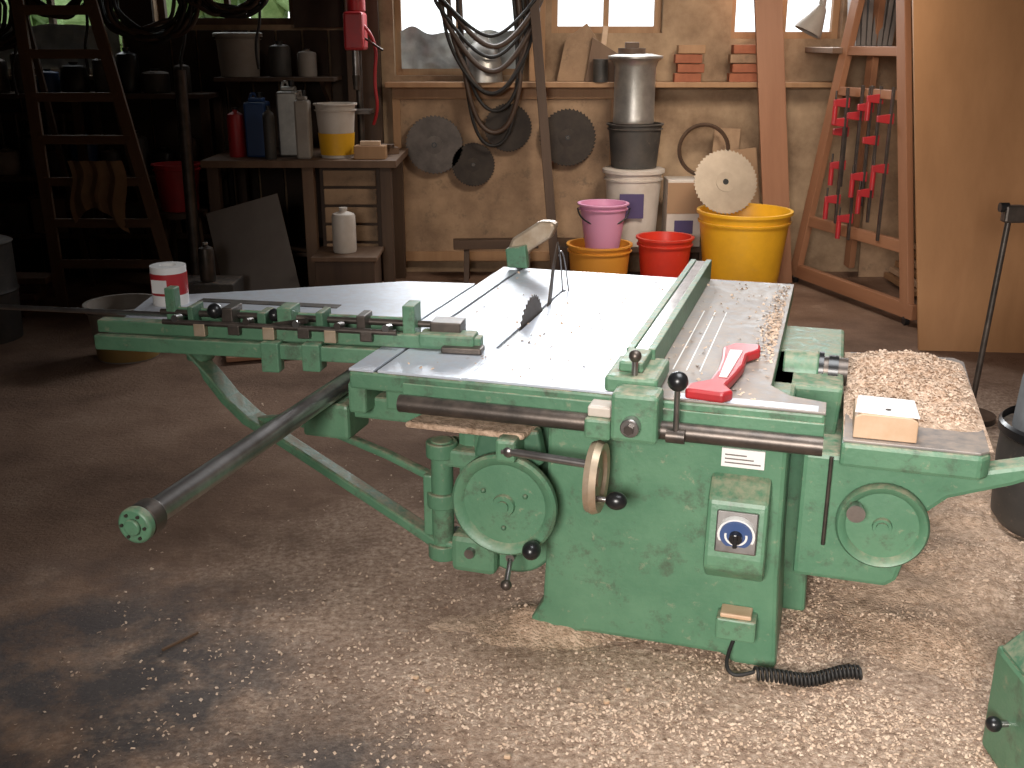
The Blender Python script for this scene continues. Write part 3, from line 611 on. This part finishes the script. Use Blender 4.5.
g.tube('cable',RED,[(.05,-.1,.9),(.16,-.1,.8),(.12,-.1,.5),(.15,-.1,.3),(.1,-.05,.2)],.012);g.cyl('lever',DSTEEL,(.07,-.1,.8),(.2,-.16,.72),.008)
g.box('work_table',DSTEEL,-.1,.1,-.22,.0,.28,.31,.005)
g=G('storage_shelf',(0,0,0))
for i,z in enumerate([.35,.78,1.38]): g.box(f'board_{i}',WOODD,-4.4,-2.22,7.95,8.35,z,z+.035)
for i,x in enumerate([-4.35,-3.2,-2.26]): g.box(f'upright_{i}',WOODD,x-.03,x+.03,7.95,8.0,0,1.38);g.box(f'upright_b_{i}',WOODD,x-.03,x+.03,8.3,8.35,0,1.38)
g=G('wall_shelf',(0,0,0));g.box('board',WOODD,-2.18,-1.3,7.98,8.36,1.50,1.53)
for i,x in enumerate([-2.1,-1.4]): g.prism(f'bracket_{i}',WOODD,[(8.0,1.50),(8.36,1.50),(8.36,1.3)],x-.015,x+.015,'YZ')
bucket('plastic_bucket',-2.02,8.14,1.532,.16,.14,.30,WHG,lid=True)
jerry('plastic_jar',-1.72,8.15,1.532,.08,.25,DGREY);jerry('plastic_jar',-1.52,8.15,1.532,.07,.2,WHG)
cm=[DGREY,WHG,DSTEEL,DGREY,BLUE,BLK,DGREY,BLK,DGREY]
for i in range(10):
    jerry('paint_can',-4.25+i*.2,8.13,1.417,.06+.02*(i%3),.17+.05*(i%4),cm[i%9])
for i in range(10):
    jerry('paint_can',-4.25+i*.2,8.13,.817,.07+.015*(i%3),.2+.06*((i*2)%4),cm[(i*4+2)%9])
for i in range(7):
    g=G('storage_crate',(-4.1+i*.29,8.13,.387));g.box('body',[WOODD,DGREY,WOODM][i%3],-.13,.13,-.15,.15,0,.16+.05*(i%3));g.box('rim',WOODD,-.14,.14,-.16,.16,.16+.05*(i%3),.18+.05*(i%3))
bucket('red_bucket',-2.40,7.62,.622,.16,.13,.33,RED)
g=G('small_stool',(-2.40,7.62,0));g.cyl('seat',WOODD,(0,0,.58),(0,0,.62),.19)
for i in range(4): g.cyl(f'leg_{i}',WOODD,(.13*math.cos(i*pi/2+.8),.13*math.sin(i*pi/2+.8),.58),(.17*math.cos(i*pi/2+.8),.17*math.sin(i*pi/2+.8),0),.02)
g=G('step_ladder',(0,0,0))
LB,LT=Vector((-3.12,7.1,0)),Vector((-3.28,7.4,2.3));RB_,RT=Vector((-2.3,7.1,0)),Vector((-2.84,7.4,2.3))
g.beam('rail_l',WOODM,LB,LT,.08,.03,up=(0,1,0));g.beam('rail_r',WOODM,RB_,RT,.08,.03,up=(0,1,0))
for i in range(8):
    k=(.14+i*.12);g.beam(f'rung_{i}',WOODM,LB.lerp(LT,k),RB_.lerp(RT,k),.03,.06)
g.beam('back_l',WOODD,LT,(-3.2,7.86,0),.04,.03);g.beam('back_r',WOODD,RT,(-2.66,7.86,0),.04,.03)
g=G('tool_rail',(-3.7,8.0,0));g.box('rail',WOODD,-.8,.4,.3,.34,1.2,1.26)
for i in range(9): g.cyl(f'tool_{i}',DSTEEL,(-.7+.12*i,.28,1.25),(-.7+.12*i,.27,.95-.03*(i%3)),.012,.02)
bm=bmesh.new();n=16
vs=[[bm.verts.new((-2.98+.36*i/n+.02*math.sin(j*.4),7.15+.02*math.sin(i*1.3)+.01*noise.noise(Vector((i*.3,j*.3,0))),1.02-.42*j/n*(1-.25*math.sin(i*.25)))) for i in range(n+1)] for j in range(n+1)]
for j in range(n):
    for i in range(n): bm.faces.new((vs[j][i],vs[j][i+1],vs[j+1][i+1],vs[j+1][i]))
mkobj('hanging_rag',bm,CLOTH,smooth=True)
g=G('hardboard_panel',(0,0,0));g.beam('sheet',GREYB,(-1.66,6.95,.0),(-1.86,7.25,.72),.52,.012,.002,up=(0,1,0))
g=G('vertical_pipe',(0,0,0));g.cyl('pipe',DSTEEL,(-2.2,7.2,0),(-2.2,7.25,1.6),.04)
bucket('plastic_bucket',-2.28,6.0,0,.21,.17,.33,WHG).lathe('yellow_band',mat('dull_yellow',(.30,.19,.06),.6),[(.176,.01),(.185,.10)])
jerry('plastic_jar',-1.14,7.1,.417,.08,.3,WHP,WHP)
g=G('wooden_crate',(-1.12,7.1,0));g.box('body',WOODD,-.2,.2,-.18,.18,0,.38);g.box('lid',WOODM,-.22,.22,-.2,.2,.385,.415)
jerry('glue_bottle',-1.96,6.65,.312,.05,.25,DSTEEL,GALV)
g=G('tool_box',(-1.98,6.7,0));g.box('body',DGREY,-.2,.2,-.14,.14,0,.31,.01);g.cyl('grip',BLK,(-.12,-.15,.2),(.12,-.15,.2),.01)
g=G('flat_board',(0,0,0));g.box('board',WOODR,-1.75,-1.15,5.9,6.45,.012,.04,rot=(0,0,.3));g.box('board_b',CARD,-1.85,-1.4,6.1,6.35,.045,.06,rot=(0,0,-.2))
g=G('stacked_timber',(0,0,0))
for i in range(5): g.box(f'plank_{i}',WOODD if i%2 else WOODM,-4.4,-3.3+.03*i,6.9+.03*i,7.1+.03*i,.05*i+.003,.05*i+.048)
g=G('black_drum',(-3.35,6.4,0));g.lathe('shell',DGREY,[(0,0),(.24,0),(.25,.3),(.26,.31),(.25,.33),(.25,.6),(.26,.61),(.24,.62),(0,.6)])
g=G('saw_horse',(0,0,0));g.beam('beam',WOODD,(-.45,8.0,.3),(.2,8.05,.3),.1,.07)
for i,(x,y) in enumerate([(-.35,-.14),(-.35,.14),(.12,-.14),(.12,.14)]): g.beam(f'leg_{i}',WOODD,(x,8.02,.28),(x,8.02+y,0),.04,.04)
g=G('wood_stack',(0,0,0))
for i in range(7): g.box(f'board_{i}',WOODL if i%2 else WOOD,2.9+.03*i,3.9,7.4,8.05-.02*i,.03+.05*i,.07+.05*i)
g=G('plaster_board',(0,0,0));g.beam('sheet',PANEL,(3.2,8.2,.0),(3.2,8.36,2.4),.9,.02,up=(0,1,0))
# ------------------------------------------------------------------ lights / world
W=D.worlds.new('World');bpy.context.scene.world=W;W.use_nodes=True
W.node_tree.nodes['Background'].inputs[0].default_value=(.93,.98,1,1);W.node_tree.nodes['Background'].inputs[1].default_value=2.0
def area(name,loc,tgt,sx,sy,e,col=(1,1,1),spread=180):
    l=D.lights.new(name,'AREA');l.shape='RECTANGLE';l.size=sx;l.size_y=sy;l.energy=e;l.color=col;l.spread=math.radians(spread)
    o=D.objects.new(name,l);COL.objects.link(o);o.location=loc
    o.rotation_euler=(Vector(tgt)-Vector(loc)).to_track_quat('-Z','Y').to_euler();return o
for i,(a,b,c,d) in enumerate(OPS):
    if i<2: continue
    area(f'window_daylight_{i}',((a+b)/2,8.3,2.45),((a+b)/2-.1,4,0.6),b-a-.1,.4,[0,0,26,36,28][i],(.95,.98,1),130)
area('front_fill',(-.9,-2.2,2.3),(1.5,3.2,.2),1.6,1.2,62,(1,.94,.88),64)  # added fill from behind the camera, brightens the saw's front faces
area('overhead_fill',(.9,2.7,3.0),(.8,3.1,0),1.3,1.5,28,(.96,.98,1),105)  # made-up overhead fill for the table top and the floor around the saw
area('overhead_fill_rear',(1.4,5.6,2.95),(1.0,8.2,.8),1.2,1.0,32,(1,.88,.74),95)  # second added fill, warms the middle and right of the back wall
# ------------------------------------------------------------------ camera
cam=D.objects.new('camera',D.cameras.new('camera'));COL.objects.link(cam)
cam.location=(0,0,1.79);cam.rotation_euler=(pi/2-math.radians(18.14),0,0);cam.data.lens=36*1050/1024;cam.data.sensor_width=36
bpy.context.scene.camera=cam
bpy.context.scene.view_settings.view_transform='Standard'
